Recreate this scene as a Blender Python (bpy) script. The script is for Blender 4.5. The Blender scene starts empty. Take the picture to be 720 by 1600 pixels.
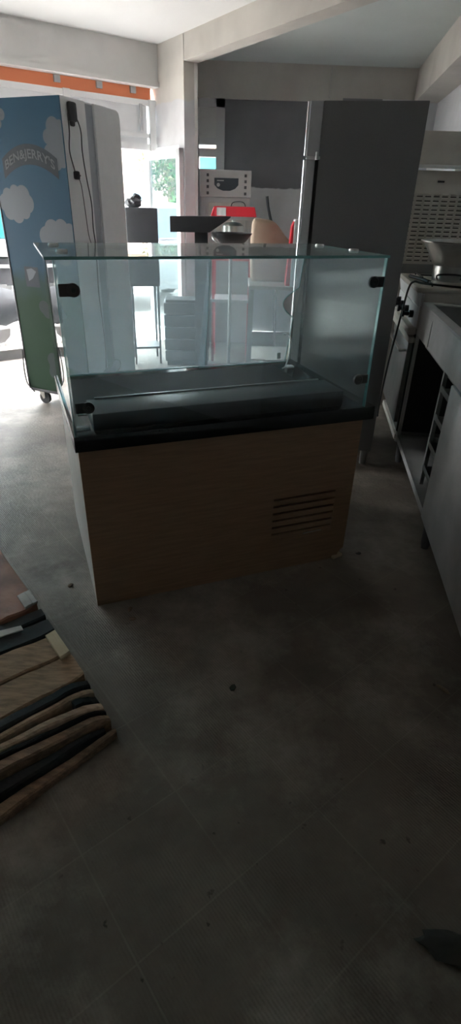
import bpy, bmesh, math, random
from mathutils import Vector, Matrix
random.seed(7)
C = bpy.context.scene.collection
scene = bpy.context.scene

# ---------------------------------------------------------------- camera
PITCH, ROLL, CAMH, FPX = 0.523856, 0.029568, 1.53022, 835.588
cp, sp = math.cos(PITCH), math.sin(PITCH)
cr, sr = math.cos(ROLL), math.sin(ROLL)
r0 = Vector((1, 0, 0)); fw = Vector((0, cp, -sp)); u0 = Vector((0, sp, cp))
rt = cr * r0 + sr * u0; up = -sr * r0 + cr * u0
camd = bpy.data.cameras.new('camera')
camd.sensor_fit = 'VERTICAL'; camd.sensor_height = 24.0
camd.lens = FPX / 1600.0 * 24.0
camd.clip_start = 0.02; camd.clip_end = 200
cam = bpy.data.objects.new('camera', camd); C.objects.link(cam)
M = Matrix.Identity(4)
for i in range(3):
    M[i][0] = rt[i]; M[i][1] = up[i]; M[i][2] = -fw[i]
M[2][3] = CAMH
cam.matrix_world = M
scene.camera = cam

# ---------------------------------------------------------------- world, sun, daylight, exposure
w = bpy.data.worlds.new('sky'); scene.world = w; w.use_nodes = True
bgn = w.node_tree.nodes['Background']
bgn.inputs[0].default_value = (0.95, 0.97, 1.0, 1); bgn.inputs[1].default_value = 8.8
sund = bpy.data.lights.new('sun', 'SUN'); sund.energy = 5.0; sund.angle = math.radians(1.5); sund.color = (1, .95, .88)
sun = bpy.data.objects.new('sun', sund); C.objects.link(sun)
sun.rotation_euler = Vector((.62, .47, -.63)).to_track_quat('-Z', 'Y').to_euler()

def portal(name, c, w_, h_, nrm):
    l = bpy.data.lights.new(name, 'AREA'); l.shape = 'RECTANGLE'; l.size = w_; l.size_y = h_
    l.cycles.is_portal = True
    o = bpy.data.objects.new(name, l); C.objects.link(o); o.location = c
    o.rotation_euler = Vector(nrm).to_track_quat('-Z', 'Z').to_euler()
U1 = Vector((.8, .6, 0)); U2 = Vector((.555, -.832, 0))
def shop(t, z=0.): return Vector((-.88 + .8 * t, 7.0 + .6 * t, z))
portal('daylight_opening', shop(-2.75, 1.05), 3.45, 1.9, (.6, -.8, 0))
portal('daylight_doorway', shop(-.55, 1.0), .8, 1.95, (.6, -.8, 0))

scene.view_settings.view_transform = 'Standard'
scene.view_settings.look = 'None'
scene.view_settings.exposure = 2.3
scene.view_settings.gamma = 1.0
scene.view_settings.use_curve_mapping = False

# ---------------------------------------------------------------- materials
def mat(name, col, rough=.6, metal=0., noise=0., nscale=8., col2=None, bump=0., bscale=40., spec=.5, stretch=None, detail=4):
    m = bpy.data.materials.new(name); m.use_nodes = True
    nt = m.node_tree; b = nt.nodes['Principled BSDF']
    b.inputs['Roughness'].default_value = rough; b.inputs['Metallic'].default_value = metal
    b.inputs['Specular IOR Level'].default_value = spec
    c = (*col, 1)
    tc = nt.nodes.new('ShaderNodeTexCoord'); src = tc.outputs['Object']
    if stretch:
        mp = nt.nodes.new('ShaderNodeMapping'); mp.inputs['Scale'].default_value = stretch
        nt.links.new(src, mp.inputs[0]); src = mp.outputs[0]
    if noise or col2:
        n = nt.nodes.new('ShaderNodeTexNoise'); n.inputs['Scale'].default_value = nscale; n.inputs['Detail'].default_value = detail
        nt.links.new(src, n.inputs['Vector'])
        r = nt.nodes.new('ShaderNodeValToRGB'); r.color_ramp.elements[0].position = .35; r.color_ramp.elements[1].position = .65
        k = noise
        r.color_ramp.elements[0].color = (*[x * (1 - k) for x in (col2 or col)], 1)
        r.color_ramp.elements[1].color = c
        nt.links.new(n.outputs['Fac'], r.inputs[0]); nt.links.new(r.outputs[0], b.inputs['Base Color'])
    else:
        b.inputs['Base Color'].default_value = c
    if bump:
        n2 = nt.nodes.new('ShaderNodeTexNoise'); n2.inputs['Scale'].default_value = bscale; n2.inputs['Detail'].default_value = 5
        nt.links.new(src, n2.inputs['Vector'])
        bp = nt.nodes.new('ShaderNodeBump'); bp.inputs['Strength'].default_value = bump; bp.inputs['Distance'].default_value = .01
        nt.links.new(n2.outputs['Fac'], bp.inputs['Height']); nt.links.new(bp.outputs[0], b.inputs['Normal'])
    return m

def glass(name, tint, dust, dscale=3.0, dcol=(.82, .88, .95), rough=.015, gloss=1.0):
    m = bpy.data.materials.new(name); m.use_nodes = True; nt = m.node_tree
    nt.nodes.remove(nt.nodes['Principled BSDF']); out = nt.nodes['Material Output']
    N = nt.nodes.new; L = nt.links.new
    tr = N('ShaderNodeBsdfTransparent'); tr.inputs[0].default_value = (*tint, 1)
    gl = N('ShaderNodeBsdfGlossy'); gl.inputs['Roughness'].default_value = rough
    fr = N('ShaderNodeFresnel'); ge = N('ShaderNodeNewGeometry'); io = N('ShaderNodeMapRange')
    io.inputs[3].default_value = 1.5; io.inputs[4].default_value = 1 / 1.5; L(ge.outputs['Backfacing'], io.inputs[0]); L(io.outputs[0], fr.inputs[0])
    mx = N('ShaderNodeMixShader'); gm = N('ShaderNodeMath'); gm.operation = 'MULTIPLY'; gm.inputs[1].default_value = gloss; L(fr.outputs[0], gm.inputs[0]); L(gm.outputs[0], mx.inputs[0]); L(tr.outputs[0], mx.inputs[1]); L(gl.outputs[0], mx.inputs[2])
    if dust > 0:
        df = N('ShaderNodeBsdfDiffuse'); df.inputs[0].default_value = (*dcol, 1)
        tl = N('ShaderNodeBsdfTranslucent'); tl.inputs[0].default_value = (*dcol, 1)
        m2 = N('ShaderNodeMixShader'); m2.inputs[0].default_value = .6
        L(df.outputs[0], m2.inputs[1]); L(tl.outputs[0], m2.inputs[2])
        tc = N('ShaderNodeTexCoord'); n = N('ShaderNodeTexNoise'); n.inputs['Scale'].default_value = dscale; n.inputs['Detail'].default_value = 3; n.inputs['Roughness'].default_value = .4
        L(tc.outputs['Object'], n.inputs['Vector'])
        mr = N('ShaderNodeMapRange'); mr.inputs[1].default_value = .15; mr.inputs[2].default_value = .85
        mr.inputs[3].default_value = dust * .4; mr.inputs[4].default_value = dust * 1.4
        L(n.outputs['Fac'], mr.inputs[0])
        m3 = N('ShaderNodeMixShader'); L(mr.outputs[0], m3.inputs[0]); L(mx.outputs[0], m3.inputs[1]); L(m2.outputs[0], m3.inputs[2])
        L(m3.outputs[0], out.inputs[0])
    else:
        L(mx.outputs[0], out.inputs[0])
    return m

def floor_mat():
    m = bpy.data.materials.new('ribbed_dirty_tiles'); m.use_nodes = True; nt = m.node_tree
    b = nt.nodes['Principled BSDF']; N = nt.nodes.new; L = nt.links.new
    b.inputs['Roughness'].default_value = .62; b.inputs['Specular IOR Level'].default_value = .35
    tc = N('ShaderNodeTexCoord')
    mp = N('ShaderNodeMapping'); mp.inputs['Rotation'].default_value = (0, 0, math.radians(-39)); mp.inputs['Location'].default_value = (.1, .06, 0)
    L(tc.outputs['Object'], mp.inputs[0])
    br = N('ShaderNodeTexBrick'); br.offset = 0.0; br.inputs['Scale'].default_value = 1.0
    br.inputs['Brick Width'].default_value = .30; br.inputs['Row Height'].default_value = .30
    br.inputs['Mortar Size'].default_value = .0028; br.inputs['Mortar Smooth'].default_value = .4
    br.inputs['Color1'].default_value = (.137, .115, .094, 1); br.inputs['Color2'].default_value = (.150, .127, .104, 1)
    br.inputs['Mortar'].default_value = (.172, .149, .124, 1)
    L(mp.outputs[0], br.inputs['Vector'])
    n1 = N('ShaderNodeTexNoise'); n1.inputs['Scale'].default_value = 2.6; n1.inputs['Detail'].default_value = 8; n1.inputs['Roughness'].default_value = .65
    L(tc.outputs['Object'], n1.inputs['Vector'])
    cr1 = N('ShaderNodeValToRGB'); e = cr1.color_ramp.elements
    e[0].position = .32; e[0].color = (.62, .60, .57, 1); e[1].position = .68; e[1].color = (1.2, 1.18, 1.15, 1)
    L(n1.outputs['Fac'], cr1.inputs[0])
    mu = N('ShaderNodeMix'); mu.data_type = 'RGBA'; mu.blend_type = 'MULTIPLY'; mu.inputs[0].default_value = 1
    L(br.outputs['Color'], mu.inputs[6]); L(cr1.outputs[0], mu.inputs[7])
    n2 = N('ShaderNodeTexNoise'); n2.inputs['Scale'].default_value = 28; n2.inputs['Detail'].default_value = 3
    L(tc.outputs['Object'], n2.inputs['Vector'])
    cr2 = N('ShaderNodeValToRGB'); e = cr2.color_ramp.elements
    e[0].position = .25; e[0].color = (.35, .34, .32, 1); e[1].position = .31; e[1].color = (1, 1, 1, 1)
    L(n2.outputs['Fac'], cr2.inputs[0])
    mu2 = N('ShaderNodeMix'); mu2.data_type = 'RGBA'; mu2.blend_type = 'MULTIPLY'; mu2.inputs[0].default_value = 1
    L(mu.outputs[2], mu2.inputs[6]); L(cr2.outputs[0], mu2.inputs[7])
    # pale plaster dust in blotches, spread wider to lighten the mid floor
    n4 = N('ShaderNodeTexNoise'); n4.inputs['Scale'].default_value = 1.7; n4.inputs['Detail'].default_value = 9; n4.inputs['Roughness'].default_value = .7
    mp4 = N('ShaderNodeMapping'); mp4.inputs['Location'].default_value = (3.3, 1.4, 0); L(tc.outputs['Object'], mp4.inputs[0]); L(mp4.outputs[0], n4.inputs['Vector'])
    cr4 = N('ShaderNodeValToRGB'); e = cr4.color_ramp.elements; e[0].position = .48; e[0].color = (0, 0, 0, 1); e[1].position = .72; e[1].color = (.75, .75, .75, 1)
    L(n4.outputs['Fac'], cr4.inputs[0])
    mu3 = N('ShaderNodeMix'); mu3.data_type = 'RGBA'; L(cr4.outputs[0], mu3.inputs[0]); L(mu2.outputs[2], mu3.inputs[6]); mu3.inputs[7].default_value = (.34, .305, .26, 1)
    L(mu3.outputs[2], b.inputs['Base Color'])
    wv = N('ShaderNodeTexWave'); wv.wave_type = 'BANDS'; wv.bands_direction = 'X'; wv.inputs['Scale'].default_value = 36; wv.inputs['Distortion'].default_value = .9
    wv.inputs['Detail'].default_value = 2; wv.inputs['Detail Scale'].default_value = 1.2
    L(mp.outputs[0], wv.inputs['Vector'])
    n3 = N('ShaderNodeTexNoise'); n3.inputs['Scale'].default_value = 60; n3.inputs['Detail'].default_value = 4
    L(tc.outputs['Object'], n3.inputs['Vector'])
    ad = N('ShaderNodeMath'); ad.operation = 'MULTIPLY_ADD'; ad.inputs[1].default_value = .2
    L(wv.outputs['Fac'], ad.inputs[0]); L(n3.outputs['Fac'], ad.inputs[2])
    bp = N('ShaderNodeBump'); bp.inputs['Strength'].default_value = .5; bp.inputs['Distance'].default_value = .006
    L(ad.outputs[0], bp.inputs['Height']); L(bp.outputs[0], b.inputs['Normal'])
    return m

def two_zone(name, axis, z0, low, high, amp=.02, nscale=9, rough=.8):
    """paint boundary at height z0 with a ragged edge"""
    m = bpy.data.materials.new(name); m.use_nodes = True; nt = m.node_tree
    b = nt.nodes['Principled BSDF']; N = nt.nodes.new; L = nt.links.new
    b.inputs['Roughness'].default_value = rough
    tc = N('ShaderNodeTexCoord'); sx = N('ShaderNodeSeparateXYZ'); L(tc.outputs['Object'], sx.inputs[0])
    n = N('ShaderNodeTexNoise'); n.inputs['Scale'].default_value = nscale; n.inputs['Detail'].default_value = 6
    L(tc.outputs['Object'], n.inputs['Vector'])
    ma = N('ShaderNodeMath'); ma.operation = 'MULTIPLY_ADD'; ma.inputs[1].default_value = amp * 4; L(n.outputs['Fac'], ma.inputs[0]); L(sx.outputs[axis], ma.inputs[2])
    gt = N('ShaderNodeMapRange'); gt.inputs[1].default_value = z0 + amp * 2 - .006; gt.inputs[2].default_value = z0 + amp * 2 + .006; L(ma.outputs[0], gt.inputs[0])
    n2 = N('ShaderNodeTexNoise'); n2.inputs['Scale'].default_value = 3; n2.inputs['Detail'].default_value = 6; L(tc.outputs['Object'], n2.inputs['Vector'])
    mr = N('ShaderNodeMapRange'); mr.inputs[1].default_value = .3; mr.inputs[2].default_value = .7; mr.inputs[3].default_value = .85; mr.inputs[4].default_value = 1.08; L(n2.outputs['Fac'], mr.inputs[0])
    mx = N('ShaderNodeMix'); mx.data_type = 'RGBA'; L(gt.outputs[0], mx.inputs[0]); mx.inputs[6].default_value = (*low, 1); mx.inputs[7].default_value = (*high, 1)
    vm = N('ShaderNodeVectorMath'); vm.operation = 'SCALE'; L(mx.outputs[2], vm.inputs[0]); L(mr.outputs[0], vm.inputs['Scale'])
    L(vm.outputs[0], b.inputs['Base Color'])
    return m

PLASTER = mat('worn_plaster', (.70, .69, .67), .9, noise=.12, nscale=2.5, bump=.25, bscale=14)
CEIL = mat('ceiling_paint', (.67, .67, .66), .9, noise=.06, nscale=1.5, bump=.15, bscale=25)
CEILG = mat('green_grey_ceiling', (.55, .60, .58), .9, noise=.08, nscale=1.6, bump=.15, bscale=25)
BEIGE = mat('beige_concrete', (.55, .525, .48), .9, noise=.15, nscale=3, bump=.3, bscale=18)
DARKWALL = mat('dim_wall', (.50, .485, .46), .9, noise=.1)
RWALL = mat('white_wall', (.66, .68, .70), .9, noise=.06)
FLOOR = floor_mat()
BACKW = two_zone('grey_paint_over_plaster', 2, 1.70, (.60, .60, .60), (.19, .19, .20), .018, 7)
COLM = two_zone('column_plaster', 2, 2.40, (.66, .66, .67), (.66, .63, .58), .03, 6)
WHITEF = mat('white_frame', (.80, .80, .80), .45)
GREYF = mat('grey_frame', (.50, .50, .51), .5)
ORANGE = mat('orange_strip', (.95, .30, .14), .6)
WOOD = mat('brown_wood_laminate', (.30, .185, .112), .45, noise=.22, nscale=5, stretch=(1.2, 1.2, 14), detail=6)
SIDEP = mat('pale_side_panel', (.42, .40, .37), .5, noise=.1)
BLACKG = mat('black_granite', (.012, .014, .016), .16, noise=.3, nscale=160)
BLACK = mat('black_inside', (.012, .012, .012), .7)
BLACKM = mat('black_satin', (.02, .022, .025), .35)
GL = glass('clear_dusty_glass', (.93, .972, .968), .02, 2.2)
GLT = glass('top_glass', (.90, .96, .945), .17, 5, (.75, .8, .78))
GLB = glass('milky_glass', (.92, .96, .97), .25, 2.5)
GLS = glass('dulled_side_glass', (.93, .972, .968), .03, 2.2, rough=.11, gloss=.4)  # gloss cut and blurred to tone down the bright reflection in this pane
GLD = glass('dimming_door_glass', (.5, .52, .52), 0.01)  # dark tint dims the overbright view outside
GLW = glass('window_glass', (.96, .98, .97), 0.01)
EDGE = mat('polished_glass_edge', (.16, .36, .35), .12, spec=.8)
CHROME = mat('brushed_steel', (.62, .62, .60), .28, 1.0, noise=.1, nscale=20)
STEEL = mat('scuffed_stainless', (.46, .46, .45), .42, .7, noise=.22, nscale=6, bump=.05)
STEELD = mat('dull_stainless', (.30, .30, .29), .45, 1.0, noise=.2, nscale=5)
STEELW = mat('warm_stainless', (.60, .56, .50), .5, .3, noise=.12, nscale=7)
FRGREY = mat('dark_grey_cabinet', (.14, .14, .14), .5, noise=.06, nscale=120)
FRDOOR = mat('grey_steel_door', (.42, .42, .43), .4, .15)
DGREY = mat('charcoal_plastic', (.05, .05, .055), .5)
WHITEP = mat('white_enamel', (.78, .79, .80), .4, noise=.05)
GREYP = mat('light_grey_panel', (.55, .55, .53), .5, noise=.06)
GROOVE = mat('grey_groove', (.36, .38, .42), .5)
RED = mat('red_enamel', (.75, .03, .05), .35)
TAN = mat('tan_cloth', (.40, .30, .22), .9, noise=.15, nscale=6, bump=.3, bscale=12)
RUBBER = mat('black_rubber', (.02, .02, .02), .6)
CLOUD = mat('printed_cloud', (.17, .195, .22), .5)
LETTER = mat('printed_letters', (.17, .19, .205), .5)
BADGE = mat('printed_badge', (.03, .043, .054), .5)
TEAL = mat('teal_panel', (.004, .085, .10), .4)
ASPH = mat('dark_tarpaulin_cloth', (.014, .014, .015), .8, spec=.1)
KERB = mat('dirty_kerb', (.12, .111, .10), .9, spec=.1, noise=.2, nscale=6)
BAND = mat('grey_truck_band', (.14, .145, .15), .4)
CONC = mat('pavement', (.33, .315, .295), .9, noise=.15, nscale=3)
STONE = mat('broken_plaster', (.06, .057, .054), .95, spec=.1, noise=.2, nscale=8, bump=.6, bscale=10)
GREEN = mat('leaf_green', (.03, .10, .014), .7, noise=.4, nscale=6)
GREENY = mat('leaf_yellow', (.09, .09, .035), .7, noise=.3, nscale=6)
BARK = mat('bark', (.22, .16, .11), .9, noise=.3)
LAWN = mat('lawn', (.07, .15, .03), .9, noise=.3, nscale=10)
PINK = mat('pink_render', (.26, .20, .19), .9)
VANW = mat('white_car_paint', (.55, .57, .59), .25)
VANG = mat('car_glass', (.05, .085, .12), .08)
TAPE = mat('white_sticker', (.85, .85, .85), .5)
BOARDS = [mat('weathered_board_a', (.36, .235, .14), .8, noise=.45, nscale=5, stretch=(3, 14, 14), bump=.4),
          mat('weathered_board_b', (.27, .17, .105), .8, noise=.5, nscale=5, stretch=(3, 14, 14), bump=.4),
          mat('weathered_board_c', (.45, .32, .22), .8, noise=.4, nscale=6, stretch=(3, 12, 12), bump=.4),
          mat('reddish_board', (.30, .13, .08), .65, noise=.5, nscale=7, bump=.6, bscale=16)]
BLKSTRIP = mat('black_strip', (.010, .012, .013), .8, bump=.3)
PALEB = mat('pale_block', (.50, .41, .27), .8, noise=.15)
PALEG = mat('pale_scrap', (.45, .42, .39), .7, noise=.3)

# wrap: blue sky above, green meadow below (print on the panel)
def wrap_mat():
    m = bpy.data.materials.new('printed_wrap'); m.use_nodes = True; nt = m.node_tree
    b = nt.nodes['Principled BSDF']; N = nt.nodes.new; L = nt.links.new; b.inputs['Roughness'].default_value = .6; b.inputs['Specular IOR Level'].default_value = .25
    tc = N('ShaderNodeTexCoord'); sx = N('ShaderNodeSeparateXYZ'); L(tc.outputs['Object'], sx.inputs[0])
    n = N('ShaderNodeTexNoise'); n.inputs['Scale'].default_value = 4; n.inputs['Detail'].default_value = 5; L(tc.outputs['Object'], n.inputs['Vector'])
    ma = N('ShaderNodeMath'); ma.operation = 'MULTIPLY_ADD'; ma.inputs[1].default_value = .25; L(n.outputs['Fac'], ma.inputs[0]); L(sx.outputs[2], ma.inputs[2])
    r = N('ShaderNodeValToRGB'); e = r.color_ramp.elements
    mr = N('ShaderNodeMapRange'); mr.inputs[1].default_value = .2; mr.inputs[2].default_value = 2.2; L(ma.outputs[0], mr.inputs[0]); L(mr.outputs[0], r.inputs[0])
    e[0].position = 0; e[0].color = (.007, .040, .011, 1); e[1].position = 1; e[1].color = (.045, .125, .205, 1)
    for p_, c_ in ((.38, (.010, .048, .015, 1)), (.45, (.026, .068, .062, 1)), (.50, (.034, .098, .155, 1))):
        q = e.new(p_); q.color = c_
    L(r.outputs[0], b.inputs['Base Color'])
    return m
WRAP = wrap_mat()

# ---------------------------------------------------------------- geometry helpers
class MB:
    def __init__(s): s.bm = bmesh.new(); s.mats = []; s.cur = 0
    def m(s, mt):
        if mt not in s.mats: s.mats.append(mt)
        s.cur = s.mats.index(mt); return s
    def _merge(s, t):
        for f in t.faces: f.material_index = s.cur
        me = bpy.data.meshes.new('tmp'); t.to_mesh(me); t.free(); s.bm.from_mesh(me); bpy.data.meshes.remove(me); return s
    def box(s, x0, x1, y0, y1, z0, z1, bev=0., seg=2, mx=None):
        t = bmesh.new(); bmesh.ops.create_cube(t, size=1)
        for v in t.verts: v.co = Vector((x0 + (v.co.x + .5) * (x1 - x0), y0 + (v.co.y + .5) * (y1 - y0), z0 + (v.co.z + .5) * (z1 - z0)))
        if bev: bmesh.ops.bevel(t, geom=list(t.edges), offset=bev, segments=seg, affect='EDGES', profile=.5)
        if mx: bmesh.ops.transform(t, matrix=mx, verts=list(t.verts))
        return s._merge(t)
    def cone(s, p0, p1, ra, rb, seg=24, cap=True):
        p0, p1 = Vector(p0), Vector(p1); d = p1 - p0
        t = bmesh.new(); bmesh.ops.create_cone(t, cap_ends=cap, segments=seg, radius1=ra, radius2=rb, depth=d.length)
        q = d.to_track_quat('Z', 'Y').to_matrix().to_4x4(); q.translation = (p0 + p1) / 2
        bmesh.ops.transform(t, matrix=q, verts=list(t.verts)); return s._merge(t)
    def tube(s, pts, r, seg=8):
        pts = [Vector(p) for p in pts]; t = bmesh.new(); rings = []; n = len(pts)
        px = None
        for i, p in enumerate(pts):
            d = (pts[min(i + 1, n - 1)] - pts[max(i - 1, 0)]).normalized()
            if px is None: px = d.orthogonal().normalized()
            px = (px - d * px.dot(d)).normalized(); py = d.cross(px)
            rr = r[i] if isinstance(r, (list, tuple)) else r
            rings.append([t.verts.new(p + (px * math.cos(2 * math.pi * k / seg) + py * math.sin(2 * math.pi * k / seg)) * rr) for k in range(seg)])
        for a, b in zip(rings, rings[1:]):
            for k in range(seg): t.faces.new((a[k], a[(k + 1) % seg], b[(k + 1) % seg], b[k]))
        t.faces.new(rings[0][::-1]); t.faces.new(rings[-1]); return s._merge(t)
    def prism(s, poly, axis, lo, hi, bev=0.):
        """poly in the two other axes (x,z)/(y,z)/(x,y) extruded along axis"""
        t = bmesh.new()
        def P(u, v, h): return {'x': (h, u, v), 'y': (u, h, v), 'z': (u, v, h)}[axis]
        a = [t.verts.new(P(u, v, lo)) for u, v in poly]; b = [t.verts.new(P(u, v, hi)) for u, v in poly]
        t.faces.new(a[::-1]); t.faces.new(b)
        for k in range(len(poly)): t.faces.new((a[k], a[(k + 1) % len(a)], b[(k + 1) % len(a)], b[k]))
        bmesh.ops.recalc_face_normals(t, faces=list(t.faces))
        if bev: bmesh.ops.bevel(t, geom=list(t.edges), offset=bev, segments=2, affect='EDGES', profile=.5)
        return s._merge(t)
    def lathe(s, prof, c, seg=40, a0=0., a1=2 * math.pi):
        t = bmesh.new(); rings = []; full = abs(a1 - a0 - 2 * math.pi) < 1e-6
        n = seg if full else seg + 1
        for r, z in prof: rings.append([t.verts.new((c[0] + r * math.cos(a0 + (a1 - a0) * k / seg), c[1] + r * math.sin(a0 + (a1 - a0) * k / seg), c[2] + z)) for k in range(n)])
        for a, b in zip(rings, rings[1:]):
            for k in range(n if full else n - 1): t.faces.new((a[k], a[(k + 1) % n], b[(k + 1) % n], b[k]))
        bmesh.ops.remove_doubles(t, verts=list(t.verts), dist=1e-5)
        bmesh.ops.recalc_face_normals(t, faces=list(t.faces)); return s._merge(t)
    def blob(s, c, rad, sub=3, jit=.0, mx=None, seed=0):
        t = bmesh.new(); bmesh.ops.create_icosphere(t, subdivisions=sub, radius=1); rn = random.Random(seed)
        for v in t.verts:
            k = 1 + jit * (rn.random() - .5) * 2
            v.co = Vector((c[0] + v.co.x * rad[0] * k, c[1] + v.co.y * rad[1] * k, c[2] + v.co.z * rad[2] * k))
        if mx: bmesh.ops.transform(t, matrix=mx, verts=list(t.verts))
        return s._merge(t)
    def poly(s, pts):
        t = bmesh.new(); t.faces.new([t.verts.new(p) for p in pts]); return s._merge(t)
    def build(s, name, mt=None, parent=None, loc=(0, 0, 0), rz=0., smooth=35, kind=None):
        me = bpy.data.meshes.new(name); s.bm.to_mesh(me); s.bm.free()
        for m_ in (s.mats or [mt]): me.materials.append(m_)
        if smooth:
            me.polygons.foreach_set('use_smooth', [True] * len(me.polygons)); me.set_sharp_from_angle(angle=math.radians(smooth))
        o = bpy.data.objects.new(name, me); C.objects.link(o); o.location = loc; o.rotation_euler = (0, 0, rz)
        if parent: o.parent = parent
        if kind: o['kind'] = kind
        return o
def B(mt): return MB().m(mt)
def thing(name, label, cat, loc=(0, 0, 0), rz=0., group=None):
    o = bpy.data.objects.new(name, None); o.empty_display_size = .1; C.objects.link(o); o.location = loc; o.rotation_euler = (0, 0, rz)
    return tag(o, label, cat, group)
def tag(o, label, cat, group=None):
    o['label'] = label; o['category'] = cat; o['kind'] = 'thing'
    if group: o['group'] = group
    return o
def curve_pts(pts, n=8):
    """Catmull-Rom through pts"""
    p = [Vector(q) for q in pts]; p = [p[0]] + p + [p[-1]]; out = []
    for i in range(1, len(p) - 2):
        for k in range(n):
            t = k / n; a, b, c, d = p[i - 1], p[i], p[i + 1], p[i + 2]
            out.append(.5 * ((2 * b) + (-a + c) * t + (2 * a - 5 * b + 4 * c - d) * t * t + (-a + 3 * b - 3 * c + d) * t ** 3))
    out.append(p[-2]); return out
def struct(mb, name, mt=None, **k): return mb.build(name, mt, kind='structure', **k)

# ---------------------------------------------------------------- the setting
HC = 2.89
sl = shop(-9.0)
ret0, ret1 = shop(0), shop(0) + U2 * .55
COLW = .16
colr = ret1 + U1 * COLW
outline = [(sl.x, sl.y), (ret0.x, ret0.y), (ret1.x, ret1.y), (colr.x, colr.y), (-.53, 7.62), (2.28, 7.76), (2.28 - .12 * 10.9, -3.2), (sl.x, -3.2)]
def flat(z, th): 
    return MB().prism(outline, 'z', z, z + th)
f = flat(-.06, .06); struct(f, 'floor', FLOOR, smooth=0)
# ceiling: bright bay on the left of the beam, green-grey bay on the right
bl0 = ret0; bl1 = ret0 + U2 * 8.5
br0 = colr; br1 = colr + U2 * 8.0
struct(MB().prism([(sl.x, sl.y), (ret0.x + .1 * 0, ret0.y), (bl1.x + .08, bl1.y), (bl1.x, -3.2), (sl.x, -3.2)], 'z', HC, HC + .1), 'ceiling', CEIL, smooth=0)
struct(MB().prism([(ret0.x + .02, ret0.y + .02), (-.53, 7.62), (2.4, 7.85), (2.28 - .12 * 10.9 + .3, -3.2), (bl1.x, -3.2), (bl1.x + .08, bl1.y)], 'z', HC + .001, HC + .1), 'ceiling_right', CEILG, smooth=0)
# beam from the column towards the viewer
def obl(p, d1, l0, l1, d2, w0, w1, z0, z1, mb=None):
    mb = mb or MB(); q = [p + d1 * a + d2 * b for a, b in ((l0, w0), (l1, w0), (l1, w1), (l0, w1))]
    return mb.prism([(v.x, v.y) for v in q], 'z', z0, z1)
struct(obl(ret0, U2, .56, 9.6, U1, .0, .16, 2.69, HC, B(BEIGE)), 'trim_1', smooth=0)
# column: front face and the wall return above the open door
struct(obl(ret0, U2, .43, .55, U1, 0, COLW, 0, HC, B(COLM)), 'wall_column', smooth=0)
struct(obl(ret0, U2, -.40, .43, U1, 0, COLW, 2.03, HC, B(COLM)), 'wall_return', smooth=0)
# wall that runs from the column to the back wall
c0 = colr; c1 = Vector((-.53, 7.75, 0))
dd = (c1 - c0).normalized(); nn = Vector((dd.y, -dd.x, 0))
struct(obl(c0 - dd * .02, dd, 0, (c1 - c0).length, nn, -.10, 0, 0, HC, B(PLASTER)), 'wall_side', smooth=0)
# shopfront header, lip, orange strip
struct(obl(shop(0), U1, -9, 0, Vector((-.6, .8, 0)), 0, .25, 2.58, HC, B(PLASTER)), 'wall_shopfront', smooth=0)
struct(obl(shop(0), U1, -9, -.0, Vector((-.6, .8, 0)), -.03, .2, 2.545, 2.585, B(PLASTER)), 'trim_2', smooth=0)
nrm = Vector((-.6, .8, 0))
struct(obl(shop(0), U1, -9, -.04, nrm, .10, .16, 2.44, 2.545, B(ORANGE)), 'trim_3', smooth=0)
for i, t in enumerate((-.25, -.62, -1.05, -1.9, -2.9)):
    struct(obl(shop(t), U1, -.03, .03, nrm, .075, .10, 2.485, 2.54, B(GREYF)), 'trim_%d' % (4 + i), smooth=0)
# transom frames with pale panels
fr = B(WHITEF)
for a, b in ((-4.5, -.98), (-.98, -.0)):
    obl(shop(0), U1, a, b, nrm, .06, .14, 2.39, 2.44, fr); obl(shop(0), U1, a, b, nrm, .06, .14, 2.0, 2.06, fr)
    obl(shop(0), U1, a, b, nrm, .07, .13, 2.115, 2.15, fr)
for t in (-4.5, -2.9, -2.3, -.98, -.05):
    obl(shop(0), U1, t - .035, t + .035, nrm, .05, .15, 2.0, 2.445, fr)
wf = struct(fr, 'window_1', smooth=0)
pn = B(WHITEP)
for a, b in ((-4.45, -2.95), (-2.85, -2.34), (-2.26, -1.03), (-.93, -.10)): obl(shop(0), U1, a, b, nrm, .09, .11, 2.06, 2.39, pn)
pn.build('window_panel', parent=wf, smooth=0, kind='structure')
pg = B(GREYF); obl(shop(-.20), U1, 0, .03, nrm, .045, .06, 2.17, 2.40, pg); obl(shop(-.5), U1, -.02, .02, nrm, .03, .06, 2.08, 2.17, pg); pg.build('window_latch', parent=wf, smooth=0, kind='structure')
# posts and threshold
po = B(WHITEF)
for t in (-4.5, -.98): obl(shop(0), U1, t - .045, t + .045, nrm, .05, .15, 0, 2.0, po)
struct(po, 'window_2', smooth=0)
struct(obl(shop(0), U1, -4.5, -1.02, nrm, -.02, .18, 0, .10, B(KERB)), 'trim_9', smooth=0)
struct(obl(shop(0), U1, -9, -4.54, nrm, 0, .17, 0, 2.5, B(DARKWALL)), 'wall_left', smooth=0)
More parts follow.
